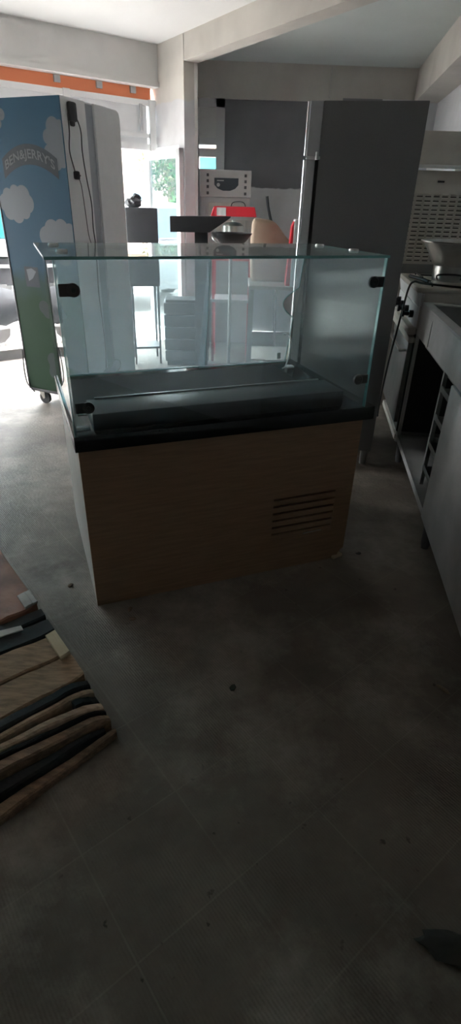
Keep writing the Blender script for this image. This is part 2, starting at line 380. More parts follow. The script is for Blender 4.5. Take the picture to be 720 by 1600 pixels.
# back wall, its beam, and the small window beside the column
struct(MB().m(BACKW).box(-.22, 1.6, 7.68, 7.9, 0, 2.60).m(RWALL).box(1.6, 2.4, 7.68, 7.9, 0, 2.60).m(BACKW).box(-.6, -.22, 7.68, 7.9, 0, .9), 'wall_back', smooth=0)
struct(B(BEIGE).prism([(-.6, 7.60), (2.02, 7.72), (2.02, 7.95), (-.6, 7.95)], 'z', 2.56, HC), 'trim_10', smooth=0)
struct(B(DARKWALL).box(.98, .992, 7.640, 7.68, 2.60, 2.87), 'trim_11', smooth=0)
wb = B(GREYF).box(-.55, -.20, 7.66, 7.74, 2.48, 2.56).box(-.30, -.20, 7.66, 7.74, .9, 2.56).box(-.55, -.30, 7.66, 7.74, 2.12, 2.19).box(-.55, -.30, 7.66, 7.74, 2.0, 2.085).box(-.55, -.30, 7.66, 7.74, .9, 1.88).box(-.55, -.50, 7.66, 7.74, .9, 2.56)
wb = struct(wb, 'window_3', smooth=0)
B(GREYP).box(-.5, -.3, 7.69, 7.71, 2.19, 2.48).build('window_panel', parent=wb, kind='structure', smooth=0)
B(GLW).box(-.5, -.3, 7.695, 7.702, 1.88, 2.12).build('window_pane', parent=wb, kind='structure', smooth=0)
# right wall and its deep beam
def rline(y): return 1.97 - .12 * (7.72 - y)
struct(B(RWALL).prism([(rline(8) + .27, 8), (rline(-3.2) + .27, -3.2), (rline(-3.2) + .4, -3.2), (rline(8) + .4, 8)], 'z', 0, HC), 'wall_right', smooth=0)
struct(B(BEIGE).prism([(rline(7.9), 7.9), (rline(-3.2), -3.2), (rline(-3.2) + .3, -3.2), (rline(7.9) + .3, 7.9)], 'z', 2.58, HC), 'trim_12', smooth=0)
struct(B(DARKWALL).box(sl.x - .2, 1.3, -3.4, -3.2, 0, HC), 'wall_front', smooth=0)
struct(B(DARKWALL).box(sl.x - .2, sl.x, -3.4, sl.y, 0, HC), 'wall_far_left', smooth=0)
# open door leaf, standing at right angles to the shopfront
s0, s1 = -.28, .545
df = B(WHITEF); DL = ret0 + U1 * -.015
def leafbox(mb, a, b, z0, z1, w0=-.05, w1=0.): return obl(DL, U2, a, b, U1, w0, w1, z0, z1, mb)
leafbox(df, s0, s0 + .075, .02, 2.0); leafbox(df, s1 - .075, s1, .02, 2.0); leafbox(df, s0, s1, 1.92, 2.0); leafbox(df, s0, s1, .02, .16)
dl = struct(df, 'door_1', smooth=0)
leafbox(B(GLD), s0 + .07, s1 - .07, .15, 1.93, -.03, -.022).build('door_pane', parent=dl, kind='structure', smooth=0)
hb = B(CHROME); pa = DL + U2 * (s1 - .04) + U1 * -.05
hb.tube([pa + Vector((0, 0, 1.0)), pa + U1 * -.05 + Vector((0, 0, 1.0)), pa + U1 * -.05 - U2 * .12 + Vector((0, 0, 1.0))], .009); hb.build('door_handle', parent=dl, kind='structure')

# ---------------------------------------------------------------- haze volume standing in for lens glare over the back of the room
HAZE = bpy.data.materials.new('glare_haze'); HAZE.use_nodes = True
_nt = HAZE.node_tree; _nt.nodes.remove(_nt.nodes['Principled BSDF'])
_vs = _nt.nodes.new('ShaderNodeVolumeScatter'); _vs.inputs['Color'].default_value = (.9, .95, 1, 1); _vs.inputs['Density'].default_value = .018; _vs.inputs['Anisotropy'].default_value = .35
_nt.links.new(_vs.outputs[0], _nt.nodes['Material Output'].inputs['Volume'])
hz = MB().m(HAZE)  .prism([(-.92, 6.86), (-.60, 6.40), (-.36, 6.55), (-.48, 7.55), (1.9, 7.6), (1.62, 3.7), (-2.9, 3.7), (-2.9, 5.4)], 'z', .02, HC - .02)
hz = hz.build('haze', smooth=0, kind='stuff'); hz['label'] = 'thin haze added for lens glare over the back of the room'; hz['category'] = 'haze'
# ---------------------------------------------------------------- outside
struct(B(CONC).box(-40, 20, 4.4, 60, -.12, -.07), 'pavement', smooth=0) if False else None
gd = B(CONC)
g0 = shop(-40); g1 = shop(.4)
gd.prism([(g0.x + nrm.x * .2, g0.y + nrm.y * .2), (shop(.2).x + nrm.x * .2, shop(.2).y + nrm.y * .2), (-.7, 7.9), (12, 8.2), (12, 60), (-60, 60), (-60, -15)], 'z', -.1, -.02)
struct(gd, 'ground', smooth=0)
lw = B(LAWN).box(-6, 2, 15.5, 40, -.03, .03); o = struct(lw, 'lawn', smooth=0)
bd = thing('house', 'pale pink rendered house beyond the lawn, seen through the glass door', 'house', (-3.0, 27, 0), 0.1)
B(PINK).box(-3, 4.5, 0, 6, 0, 3.4).build('wall', parent=bd, smooth=0)
B(BARK).prism([(-3.3, 3.4), (4.8, 3.4), (.75, 5.2)], 'y', -.3, 6.3).build('roof', parent=bd, smooth=0)
for x in (-1.8, .2, 2.2): B(VANG).box(x, x + .9, -.04, .02, 1.0, 2.2).build('window', parent=bd, smooth=0)
# tree and bush seen through the open door
tr = thing('street_tree', 'street tree with loose yellow-green crown, seen through the glass door', 'tree', (-1.62, 14.6, 0))
B(BARK).tube([(0, 0, 0), (.03, 0, 1.0), (-.02, .05, 2.0), (.05, 0, 3.2)], [.10, .085, .07, .04], 10).tube([(0, 0, 1.9), (-.3, .1, 2.5), (-.5, 0, 3.0)], [.05, .035, .02]).tube([(0, 0, 2.1), (.35, .1, 2.7)], [.05, .02]).build('trunk', parent=tr)
def leaves(mb, c, rad, n, size, seed):
    rn = random.Random(seed)
    for k in range(n):
        while True:
            v = Vector((rn.uniform(-1, 1), rn.uniform(-1, 1), rn.uniform(-1, 1)))
            if v.length < 1: break
        p = Vector((c[0] + v.x * rad[0], c[1] + v.y * rad[1], c[2] + v.z * rad[2]))
        a = Vector((rn.uniform(-1, 1), rn.uniform(-1, 1), rn.uniform(-1, 1))).normalized(); b = a.orthogonal().normalized()
        sz = size * rn.uniform(.6, 1.3)
        mb.bm.faces.new([mb.bm.verts.new(q) for q in (p - a * sz, p + b * sz * .45, p + a * sz, p - b * sz * .45)]).material_index = mb.cur
lf = B(GREENY); leaves(lf, (0, 0, 2.35), (.75, .6, .75), 1100, .06, 3); lf.m(GREEN); leaves(lf, (.1, 0, 2.2), (.7, .6, .65), 420, .06, 4)
lf.build('crown', parent=tr, smooth=0)
bu = B(GREEN); leaves(bu, (0, 0, .85), (.45, .4, .85), 900, .10, 5); leaves(bu, (0, 0, .4), (.5, .4, .4), 400, .10, 9)
tag(bu.build('garden_shrub', loc=(-1.22, 13.4, 0), smooth=0), 'bright green upright shrub beside the tree trunk outside the door', 'shrub')
# white van outside the door
vn = thing('parked_van', 'white van with blue windscreen parked outside the open door', 'van', (-1.62, 10.0, 0), math.radians(-62))
B(VANW).prism([(-1.2, .32), (1.1, .32), (1.12, .75), (1.0, .86), (.55, .96), (.12, 1.42), (-.1, 1.5), (-1.2, 1.52), (-1.25, .9)], 'y', -.8, .8, .04).build('body', parent=vn)
B(VANG).prism([(.16, 1.40), (.52, .985), (.57, 1.0), (.21, 1.43)], 'y', -.68, .68).build('windscreen', parent=vn, smooth=0)
for s in (-1, 1):
    B(VANG).prism([(.38, 1.0), (.05, 1.37), (-.35, 1.38), (-.35, 1.0)], 'y', s * .79 - .02, s * .79 + .02).build('side_window', parent=vn, smooth=0)
    for x in (-.8, .68):
        wl = B(RUBBER).cone((x, s * .66, .3), (x, s * .82, .3), .3, .3, 28).build('wheel', parent=vn)
        B(CHROME).cone((x, s * .815, .3), (x, s * .83, .3), .17, .15, 20).build('hubcap', parent=wl)
# teal truck beyond the left opening
tk = thing('parked_truck', 'teal box truck with white lower band outside beyond the freezer', 'truck', (-4.5, 8.0, 0), math.radians(8))
B(TEAL).box(-5.5, 1.5, 0, 2.2, 1.02, 3.5, .03).build('cargo_box', parent=tk)
B(BAND).box(-5.5, 1.5, -.02, 2.2, .80, 1.02, .01).build('lower_band', parent=tk)
B(BAND).box(.0, .9, -.004, 0, 1.25, 2.0).build('painted_patch', parent=tk, smooth=0)
B(ASPH).box(-5.5, 1.5, .05, 2.1, .42, .78, .02).build('chassis', parent=tk)
B(BAND).box(-5.5, 1.5, -.03, .02, .66, .70).build('side_rail', parent=tk, smooth=0)
for x in (-4.3, .8):
    wl = B(RUBBER).cone((x, .05, .40), (x, .35, .40), .42, .42, 30).build('wheel', parent=tk)
    B(STEELD).cone((x, .03, .40), (x, .055, .40), .22, .22, 22).build('wheel_rim', parent=wl)
# rubble by the threshold
rub = [((-2.78, 6.25), (.20, .10, .15), .17, 'large pale slab of broken plaster leaning outside the threshold'),
       ((-2.38, 6.52), (.13, .09, .14), .13, 'pale jagged lump of plaster closest to the freezer outside the threshold'),
       ((-2.62, 6.05), (.15, .08, .07), .06, 'low grey-brown chunk lying along the threshold kerb'),
       ((-2.98, 5.9), (.10, .08, .12), .10, 'yellowish rounded chunk outside the threshold at the frame edge'),
       ((-2.25, 6.35), (.10, .07, .07), .06, 'small dark chunk beside the kerb behind the freezer corner')]
for i, (p, rad, z, lb) in enumerate(rub):
    s = B([STONE, STONE, KERB, KERB, ASPH][i]).blob((0, 0, z), rad, 2, .28, seed=i + 3)
    tag(s.build('rubble_chunk', loc=(p[0], p[1], -.02), rz=i * .7, smooth=20), lb, 'rubble', 'rubble outside the threshold')
tp = B(ASPH).blob((0, 0, .38), (.62, .35, .24), 3, .06, seed=12)
tag(tp.build('dark_tarpaulin', loc=(-3.1, 6.75, 0), smooth=60), 'dark crumpled tarpaulin bundle lying over the rubble outside', 'tarpaulin')
tb = thing('teal_stand_in_board', 'teal board added for the truck colour seen through the small window beside the column', 'stand-in', (-.62, 8.6, 0))  # added board and post stand in for the truck's teal in the window
B(TEAL).box(-.05, .35, 0, .03, 1.90, 2.10).build('panel', parent=tb, smooth=0)
B(STEELD).cone((0, .05, 0), (0, .05, 2.15), .03, .03, 12).build('post', parent=tb)

# ---------------------------------------------------------------- display counter
W = 1.2144; ZB, ZT, H = .7264, .7858, 1.375
dc = thing('display_counter', 'glass-topped food display counter with brown wood front and black worktop', 'display counter', (-.56439, 1.80008, 0), .36977)
GA0, GA1, GZ0, GZ1 = .811, 1.125, .172, .392
fp = B(WOOD)
fp.box(0, GA0, 0, .018, 0, ZB).box(GA0, GA1, 0, .018, GZ1, ZB).box(GA0, GA1, 0, .018, 0, GZ0)
fp.prism([(GA1, 0), (1.186, 0), (1.186, .028), (1.194, .034), (1.199, .046), (1.211, .05), (W, .058), (W, ZB), (GA1, ZB)], 'y', 0, .018)
fp.build('front_panel', parent=dc, smooth=0)
gr = B(WOOD); n = 6; pitch = (GZ1 - GZ0) / n
for k in range(n):
    zt_ = GZ1 - k * pitch - (.011 if k < 5 else .008)
    gr.box(GA0, GA1, .001, .018, GZ1 - (k + 1) * pitch, zt_)
gr.build('vent_grille', parent=dc, smooth=0)
B(PALEG).prism([(.975, .1795), (1.075, .1835), (1.07, .187), (.985, .184)], 'y', -.002, .002).build('worn_edge', parent=dc, smooth=0)
B(BLACK).box(GA0 - .05, GA1 + .05, .05, .06, GZ0 - .05, GZ1 + .05).build('grille_backing', parent=dc, smooth=0)
for x in (0, W - .018): B(SIDEP).box(x, x + .018, .0185, .78, 0 if x == 0 else .06, ZB).build('side_panel', parent=dc, smooth=0)
B(SIDEP).box(0, W, .7805, .798, 0, ZB).build('back_panel', parent=dc, smooth=0)
B(SIDEP).box(1.17, 1.2, .03, .06, 0, .06).build('foot', parent=dc, smooth=0)
B(BLACKG).box(-.0116, W + .0435, -.0136, .82, ZB, ZT, .003).build('worktop', parent=dc)
we = B(BLACKM).box(.067, 1.118, .03, .205, ZT, .852, .004)
we.build('serving_ledge', parent=dc)
B(CHROME).box(.10, 1.09, .205, .213, .838, .856).build('steel_lip', parent=dc, smooth=0)
B(BLACK).box(.03, 1.10, .214, .72, ZT, .789).build('well_liner', parent=dc, smooth=0)
# glass panes (8 mm), with polished edges
T = .008
B(GL).box(-.004, 1.204, -.008, 0, ZT, H - .009).build('front_pane', parent=dc, smooth=0)
for nm, x in (('side_pane', -.004), ('side_pane', 1.196)):
    g = B(GL if x < 0 else GLS).prism([(.0005, ZT), (.77, ZT), (.60, H - .009), (.0005, H - .009)], 'x', x, x + T)
    g.build(nm, parent=dc, smooth=0)
B(GLT).box(-.0278, W - .0014, -.0094, .605, H - .009, H).build('top_pane', parent=dc, smooth=0)
ed = B(EDGE).box(-.0279, W - .0013, -.0115, -.0095, H - .009, H).box(-.0300, -.0279, -.0094, .605, H - .009, H).box(W - .0013, W + .0008, -.0094, .605, H - .009, H)
ed.box(-.0062, -.0042, -.008, 0, ZT, H - .009).box(1.2042, 1.2075, -.009, .0075, ZT, H - .009)
ed.build('polished_edge', parent=dc, smooth=0)
# back panes lean outwards; the right one has a finger notch
def slant(mb, poly, off=0.):
    t = bmesh.new(); t0 = []; t1 = []
    for a, s in poly:     # s: 0 bottom..1 top
        b = .765 - .165 * s + off; z = ZT + .002 + (H - .012 - ZT) * s
        t0.append(t.verts.new((a, b, z))); t1.append(t.verts.new((a, b + .006, z)))
    t.faces.new(t0); t.faces.new(t1[::-1])
    for k in range(len(t0)): t.faces.new((t0[k], t1[k], t1[(k + 1) % len(t0)], t0[(k + 1) % len(t0)]))
    bmesh.ops.recalc_face_normals(t, faces=list(t.faces)); return mb._merge(t)
slant(B(GLB), [(.02, 0), (.735, 0), (.715, 1), (.02, 1)], .008).build('back_pane', parent=dc, smooth=0)
notch = [(1.236, .0), (1.232, .42)] + [(1.232 - .075 * math.sin(math.pi * k / 10), .42 + .26 * k / 10) for k in range(1, 10)] + [(1.229, .68), (1.222, 1)]
notch = [(min(a, 1.19) if False else a - .045, s) for a, s in notch]
slant(B(GLB), [(.70, 0)] + notch + [(.70, 1)], -.006).build('back_pane', parent=dc, smooth=0)
e2 = B(EDGE)
pp = [Vector((a, .765 - .165 * s - .003, ZT + .002 + (H - .012 - ZT) * s)) for a, s in notch]
e2.tube(pp, .0028, 6); e2.tube([(.735, .775, ZT + .003), (.715, .61, H - .012)], .0022, 6)
e2.tube([(.02, .772, ZT + .004), (.735, .772, ZT + .004)], .003, 6); e2.tube([(.70, .757, ZT + .004), (1.19, .757, ZT + .004)], .003, 6)
e2.build('pane_edge', parent=dc)
B(TAPE).box(1.130, 1.150, .733, .735, .815, .845).build('white_sticker', parent=dc, smooth=0)
# clamps on the front glass and discs on the top
CLB = mat('bronze_clamp', (.09, .075, .075), .35, .7)
def clamp(a, z, s, mt):
    c = B(mt); c.box(min(a, a - s * .045), max(a, a - s * .045), -.016, -.0085, z - .019, z + .019, .003)
    c.cone((a, -.0085, z), (a, -.019, z), .021, .021, 28).cone((a, -.019, z), (a, -.022, z), .019, .015, 28)
    o_ = c.build('glass_clamp', parent=dc)
    B(BLACKM).cone((a, -.0218, z), (a, -.024, z), .008, .007, 16).build('clamp_screw', parent=o_)
clamp(.046, 1.279, 1, CLB); clamp(1.156, 1.284, -1, BLACKM); clamp(.052, .893, 1, BLACKM); clamp(1.150, .91, -1, BLACKM)
for a, b in ((.035, .46), (.040, .175), (1.17, .46), (1.185, .20)):
    B(CHROME).cone((a, b, H), (a, b, H + .007), .020, .018, 24).build('top_fixing', parent=dc)
B(mat('white_plate', (.6, .62, .62), .4)).box(.004, .058, .05, .075, ZT, ZT + .012, .004).build('corner_plate', parent=dc)
B(WHITEP).tube(curve_pts([(1.10, .60, .80), (1.13, .62, .81), (1.175, .68, .86), (1.185, .70, .92), (1.165, .71, .945), (1.15, .715, .94)]), .0035).build('cable', parent=dc)
B(WHITEP).box(1.15, 1.19, .64, .675, ZT, ZT + .010, .003).build('cable_plate', parent=dc)
ch = B(PALEB).box(-.03, .03, -.018, .018, 0, .016, .004)
tag(ch.build('broken_chip', loc=(.535, 2.235, 0), rz=.6), 'pale broken chip lying at the front right corner of the counter', 'debris')

# ---------------------------------------------------------------- tall grey fridge
fr_ = thing('upright_refrigerator', 'tall dark grey upright refrigerator standing behind the right end of the counter', 'refrigerator', (.347, 3.425, 0), math.atan2(-.175, .985))
B(FRGREY).box(.068, .589, 0, .68, .11, 1.994, .004).build('body', parent=fr_)
B(FRDOOR).box(.0, .0675, .0, .68, 1.757, 1.994, .004).build('top_fascia', parent=fr_)
B(FRDOOR).box(.0, .048, .0, .68, .13, 1.742, .006).build('door', parent=fr_)
B(BLACK).box(.0485, .0675, .012, .66, .13, 1.745).build('door_gasket', parent=fr_, smooth=0)
B(mat('highlight_chrome', (.85, .85, .85), .22, 1.0)).cone((-.003, .004, .15), (-.003, .004, 1.738), .010, .010, 20).cone((-.003, .004, 1.758), (-.003, .004, 1.99), .010, .010, 20).build('door_edge_highlight', parent=fr_)  # chrome tube added along the door edge to give its bright highlight line
hn = B(CHROME).box(.0, .075, -.012, -.001, 1.742, 1.756, .003).cone((.058, -.014, 1.74), (.058, -.014, 1.775), .008, .008, 12)
hn.build('hinge', parent=fr_)
for x, y in ((.10, .05), (.55, .05), (.10, .62), (.55, .62)):
    B(STEELD).cone((x, y, 0), (x, y, .11), .022, .026, 16).build('foot', parent=fr_)

# ---------------------------------------------------------------- ice cream freezer
fz = thing('ice_cream_freezer', 'tall ice cream freezer wrapped in blue sky and green meadow print', 'freezer', (-1.72, 4.42, 0), math.atan2(-.39029, .92069))
WF, DF, HF = .62, .665, 2.09
B(WHITEP).box(.003, WF, .006, .262, .135, HF, .006).box(.003, WF - .025, .262, .36, .135, HF).build('body', parent=fz)
B(GROOVE).box(WF - .0249, WF - .018, .262, .36, .16, HF - .01).build('groove_panel', parent=fz, smooth=0)
dr = B(WHITEP).prism([(.36, .14), (DF, .14), (DF, HF - .05), (DF - .012, HF - .018), (DF - .04, HF - .004), (.36, HF)], 'x', .0, WF, .006)
dr.build('door', parent=fz)
wr = B(WRAP).box(.0, WF, -.002, .006, .14, HF - .004)
def disc(mb, cx, cz, r, y, n=20, sx=1.): mb.poly([(cx + sx * r * math.cos(2 * math.pi * k / n), y, cz + r * math.sin(2 * math.pi * k / n)) for k in range(n)])
wr.m(CLOUD); rn = random.Random(2); lay = 0
def cloud(cx, cz, w_, h_, n, seed, xmax=.617, xmin=.002):
    rr = random.Random(seed); global lay
    for k in range(n):
        a = 2 * math.pi * k / n
        x, z = cx + math.cos(a) * w_ * .5, cz + math.sin(a) * h_ * .5; r = rr.uniform(.30, .45) * min(w_, h_)
        pts = []
        for q in range(18):
            b = 2 * math.pi * q / 18; px_ = x + r * math.cos(b); pts.append((min(max(px_, xmin), xmax), -.0024 - lay * .00003, z + r * math.sin(b)))
        wr.poly(pts[::-1]); lay += 1
    pts = [(min(max(cx + w_ * .55 * math.cos(2 * math.pi * q / 18), xmin), xmax), -.0024 - lay * .00003, cz + h_ * .55 * math.sin(2 * math.pi * q / 18)) for q in range(18)]
    wr.poly(pts[::-1]); lay += 1
cloud(.56, 1.83, .13, .20, 7, 1); cloud(.15, 1.49, .19, .14, 8, 2); cloud(.50, 1.26, .24, .17, 9, 3); cloud(.08, 2.0, .10, .10, 5, 4)
# picture and dark bushes printed lower down
wr.m(BADGE).poly([(.13, -.0030, 1.08), (.13, -.0030, .94), (.26, -.0030, .94), (.26, -.0030, 1.08)][::1])
wr.m(CLOUD).poly([(.15, -.0032, 1.06), (.16, -.0032, .98), (.20, -.0032, 1.0), (.24, -.0032, 1.05), (.20, -.0032, 1.07)])
wr.m(mat('printed_bush', (.018, .035, .03), .5))
for i, (cx, cz, r) in enumerate(((.27, .80, .05), (.30, .77, .05), (.29, .40, .06), (.31, .34, .07), (.28, .30, .05), (.6, .5, .1), (.52, .42, .1))): disc(wr, min(cx, .52), cz, r, -.0026 - i * .00004)
wr.build('printed_side', parent=fz, smooth=0)
# arched badge with lettering
def arc_pt(x, dz): # x across 0.32 centre; arch height
    u = (x - .318) / .235; return 1.775 - .085 * u * u + dz
bd_ = B(BADGE); pts = []; K = 24
xs = [.083 + (.553 - .083) * k / K for k in range(K + 1)]
pts = [(x, -.0042, arc_pt(x, .062)) for x in xs] + [(x, -.0042, arc_pt(x, -.055)) for x in reversed(xs)]
for k in range(K): bd_.poly([(xs[k], -.0042, arc_pt(xs[k], -.055)), (xs[k + 1], -.0042, arc_pt(xs[k + 1], -.055)), (xs[k + 1], -.0042, arc_pt(xs[k + 1], .062)), (xs[k], -.0042, arc_pt(xs[k], .062))])
bdo = bd_.build('logo_badge', parent=fz, smooth=0)
def text_mesh(txt, size, bold=.0):
    cu = bpy.data.curves.new('lettering', 'FONT'); cu.body = txt; cu.size = size; cu.align_x = 'CENTER'; cu.align_y = 'CENTER'; cu.offset = bold; cu.extrude = .0004; cu.resolution_u = 3
    o_ = bpy.data.objects.new('lettering_curve', cu); C.objects.link(o_)
    dg = bpy.context.evaluated_depsgraph_get(); me = bpy.data.meshes.new_from_object(o_.evaluated_get(dg)); bpy.data.objects.remove(o_); return me
me = text_mesh("BEN&JERRY'S", .1, .0022)
xs_ = [v.co.x for v in me.vertices]; ys_ = [v.co.y for v in me.vertices]; tw = max(xs_) - min(xs_); th = max(ys_) - min(ys_)
xm = (max(xs_) + min(xs_)) / 2; ym = (max(ys_) + min(ys_)) / 2
for v in me.vertices:
    x = .318 + (v.co.x - xm) / tw * .425; v.co = Vector((x, -.0050 - v.co.z, arc_pt(x, (v.co.y - ym) / th * .072)))
me.materials.append(LETTER); lo = bpy.data.objects.new('lettering', me); C.objects.link(lo); lo.parent = bdo
B(DGREY).box(-.012, .004, -.004, .03, .13, HF - .02, .003).build('edge_trim', parent=fz)
B(DGREY).box(.0, WF, .0, DF, .115, .139, .004).build('base_frame', parent=fz)
for x, y in ((.075, .06), (WF - .07, .06), (.075, DF - .07), (WF - .07, DF - .07)):
    c = B(CHROME).box(x - .03, x + .03, y - .03, y + .03, .108, .116).prism([(x - .028, .11), (x + .028, .11), (x + .03, .05), (x + .012, .04)], 'y', y - .024, y - .020).prism([(x - .028, .11), (x + .028, .11), (x + .03, .05), (x + .012, .04)], 'y', y + .020, y + .024)
    co = c.build('castor', parent=fz, smooth=0)
    B(RUBBER).cone((x + .018, y - .014, .05), (x + .018, y + .014, .05), .05, .05, 24).build('castor_wheel', parent=co)
B(RUBBER).tube(curve_pts([(-.015, -.006, .45), (-.03, -.008, .30), (-.02, -.01, .18), (.03, -.012, .13), (.05, -.012, .11)]), .005).build('side_cable', parent=fz)
# mains cable hung over the white side
cx_ = WF + .012
ca = B(DGREY)
ca.tube(curve_pts([(cx_, .055, 2.0), (cx_ + .01, .04, 1.9), (cx_, .035, 1.8), (cx_, .065, 1.70), (cx_, .075, 1.665)]), .004, 6)
ca.tube(curve_pts([(cx_, .13, 2.0), (cx_ + .01, .16, 1.92), (cx_, .17, 1.8), (cx_, .19, 1.65), (cx_, .22, 1.5), (cx_, .215, 1.35), (cx_, .225, 1.2), (cx_, .21, .9), (cx_, .23, .5), (cx_, .2, .2)]), .004, 6)
ca.tube(curve_pts([(cx_, .10, 1.66), (cx_, .125, 1.6), (cx_, .14, 1.45), (cx_, .155, 1.30), (cx_, .19, 1.22)]), .0025, 6)
co = ca.build('mains_cable', parent=fz)
B(DGREY).box(cx_ - .012, cx_ + .022, .06, .13, 1.96, 2.065, .012).box(cx_ - .012, cx_ + .01, .075, .115, 1.935, 1.97, .01).build('cable_holder', parent=fz)
B(DGREY).box(cx_ - .012, cx_ + .02, .06, .10, 1.64, 1.69, .01).cone((cx_, .1, 1.66), (cx_, .125, 1.665), .006, .004, 10).build('mains_plug', parent=fz)

# ---------------------------------------------------------------- stainless sink unit on the right
RZ = -math.atan2(.127, .992)
su = thing('sink_unit', 'scuffed stainless steel sink unit with open tray bay along the right side', 'sink unit', (1.125, 3.46, 0), RZ)
DX = .50; Y0 = -2.15; ZT2, ZF = 1.04, .85
top = B(STEEL)
top.box(0, .055, Y0, 0, ZT2 - .012, ZT2, .002).box(DX - .05, DX, Y0, 0, ZT2 - .012, ZT2, .002).box(.0552, DX - .0502, -.06, 0, ZT2 - .012, ZT2, .002).box(.0552, DX - .0502, Y0, -1.25, ZT2 - .012, ZT2, .002)
top.build('worktop', parent=su)
B(STEEL).box(.0, .012, Y0, .0, ZF, ZT2 - .0121, .002).box(.0121, DX, -.012, .0, ZF, ZT2 - .0121).build('fascia', parent=su)
bs = B(STEELD).box(.055, .062, -1.25, -.06, .80, ZT2 - .0121).box(DX - .057, DX - .05, -1.25, -.06, .80, ZT2 - .0121).box(.0621, DX - .0571, -.067, -.06, .80, ZT2 - .0121).box(.0621, DX - .0571, -1.25, -1.243, .80, ZT2 - .0121).box(.055, DX - .05, -1.25, -.06, .79, .80)
bs.build('basin', parent=su)
B(CHROME).box(-.004, .0, -.40, -.375, ZF + .01, ZT2 - .04).build('seam_strip', parent=su, smooth=0)
B(STEEL).box(.0, .02, -.026, .0, .18, ZF - .001, .002).build('corner_post', parent=su)
B(STEEL).box(.012, DX, Y0 + .01, -.002, .165, .185, .002).box(-.0, .012, -1.09, 0, .15, .188).build('bottom_shelf', parent=su)
B(STEELD).box(DX - .012, DX, Y0 + .01, -.002, .186, ZF - .001).build('back_sheet', parent=su, smooth=0)
B(STEEL).box(-.012, .012, Y0, -1.09, .165, ZF - .002, .004).build('door', parent=su)
tr_ = B(STEELD)
tr_.box(.03, .05, -.76, -.735, .186, ZF - .002)
tr_.build('tray_post', parent=su, smooth=0)
for z in (.28, .42, .57, .72): B(STEELD).box(.03, .45, -1.08, -.74, z, z + .012).box(.03, .036, -1.08, -.74, z, z + .03).build('tray_rail', parent=su, smooth=0)
for x, y in ((.035, -.035), (.035, -1.125), (DX - .05, -.035), (DX - .05, -1.125), (.035, Y0 + .06), (DX - .05, Y0 + .06)):
    B(DGREY).cone((x, y, .02), (x, y, .166), .024, .030, 16).cone((x, y, 0), (x, y, .022), .020, .020, 16).build('leg', parent=su)

# ---------------------------------------------------------------- gas range behind it
st = thing('gas_range', 'steel gas range with white control fascia between fridge and sink unit', 'cooker', (1.178, 3.75, 0), RZ)
B(STEELD).box(.05, .62, .03, .88, .06, .84, .003).build('body', parent=st)
B(STEELW).box(-.005, .62, .0, .88, 1.055, 1.085, .004).box(.03, .62, .0, .88, .84, 1.0549).build('hob_top', parent=st)
B(WHITEP).prism([(-.004, 1.054), (.05, 1.054), (.05, .97), (.018, .97)], 'y', .0, .88, .002).build('upper_fascia', parent=st, smooth=0)
kf = B(WHITEP).box(.015, .03, .0, .88, .84, .968, .002).build('control_panel', parent=st)
for y in (.12, .34, .56, .76):
    k = B(BLACKM).cone((.016, y, .905), (-.012, y, .905), .024, .024, 20).cone((-.012, y, .905), (-.045, y, .905), .014, .013, 16).cone((-.045, y, .905), (-.06, y, .905), .022, .022, 20)
    k.build('knob', parent=kf)
B(STEELW).box(-.02, .045, .0, .88, .79, .835, .004).box(-.005, .045, .0, .88, .735, .775, .004).build('front_rail', parent=st)
od = B(STEELD).box(.012, .05, .08, .84, .14, .72, .005).build('oven_door', parent=st)
B(CHROME).tube([(.012, .12, .66), (-.03, .12, .66), (-.03, .80, .66), (.012, .80, .66)], .010).build('door_handle', parent=od)
B(BLACK).box(.03, .55, .0, .0295, .10, .83).build('side_sheet', parent=st, smooth=0)
B(STEELW).box(.03, .6, .04, .87, .02, .06).build('plinth', parent=st, smooth=0)
for x, y in ((.06, .06), (.06, .82), (.56, .06), (.56, .82)): B(STEELD).cone((x, y, 0), (x, y, .06), .02, .02, 14).build('leg', parent=st)
for y in (.25, .64):
    gq = B(BLACKM).tube([(.10, y - .16, 1.10), (.10, y + .16, 1.10)], .006).tube([(.10, y, 1.10), (.40, y, 1.10)], .006).tube([(.40, y - .16, 1.10), (.40, y + .16, 1.10)], .006)
    for x in (.10, .40):
        for d in (-.16, .16): gq.tube([(x, y + d, 1.10), (x, y + d, 1.084)], .006)
    gq.build('pan_support', parent=st)
# big steel hopper bowl on the range
bw = thing('hopper_bowl', 'large flared stainless hopper bowl standing on the gas range', 'bowl', (1.475, 4.0, 1.085), 0)
B(CHROME).lathe([(.0, .03), (.10, .03), (.115, .02), (.135, .02), (.14, .06), (.142, .115), (.15, .122), (.19, .19), (.235, .252), (.252, .256), (.254, .264), (.243, .266), (.225, .250), (.15, .14), (.0, .13)], (0, 0, 0), 56).build('bowl', parent=bw)
B(STEELW).lathe([(.0, .0), (.175, .0), (.175, .012), (.14, .022), (0, .022)], (0, 0, 0), 48).build('base_ring', parent=bw)
B(BLACK).prism([(.030, .135), (.066, .135), (.12, .225), (.085, .238)], 'y', -.235, -.19).build('handle', parent=bw, smooth=0)
B(CHROME).cone((.06, -.13, .075), (.06, -.17, .075), .035, .035, 20).build('outlet', parent=bw)
ol = B(BLACKM).cone((.06, -.17, .07), (.06, -.19, .07), .018, .018, 16).build('outlet_knob', parent=bw)
B(DGREY).tube(curve_pts([(-.17, -.20, .045), (-.17, -.20, .075), (-.03, -.20, .075), (-.02, -.20, .045)], 4), .006, 6).build('wire_handle', parent=bw)
cb = B(RUBBER)
L2 = Matrix.Rotation(RZ, 3, 'Z')
def stl(x, y, z): return Vector((1.178, 3.75, 0)) + L2 @ Vector((x, y, z))
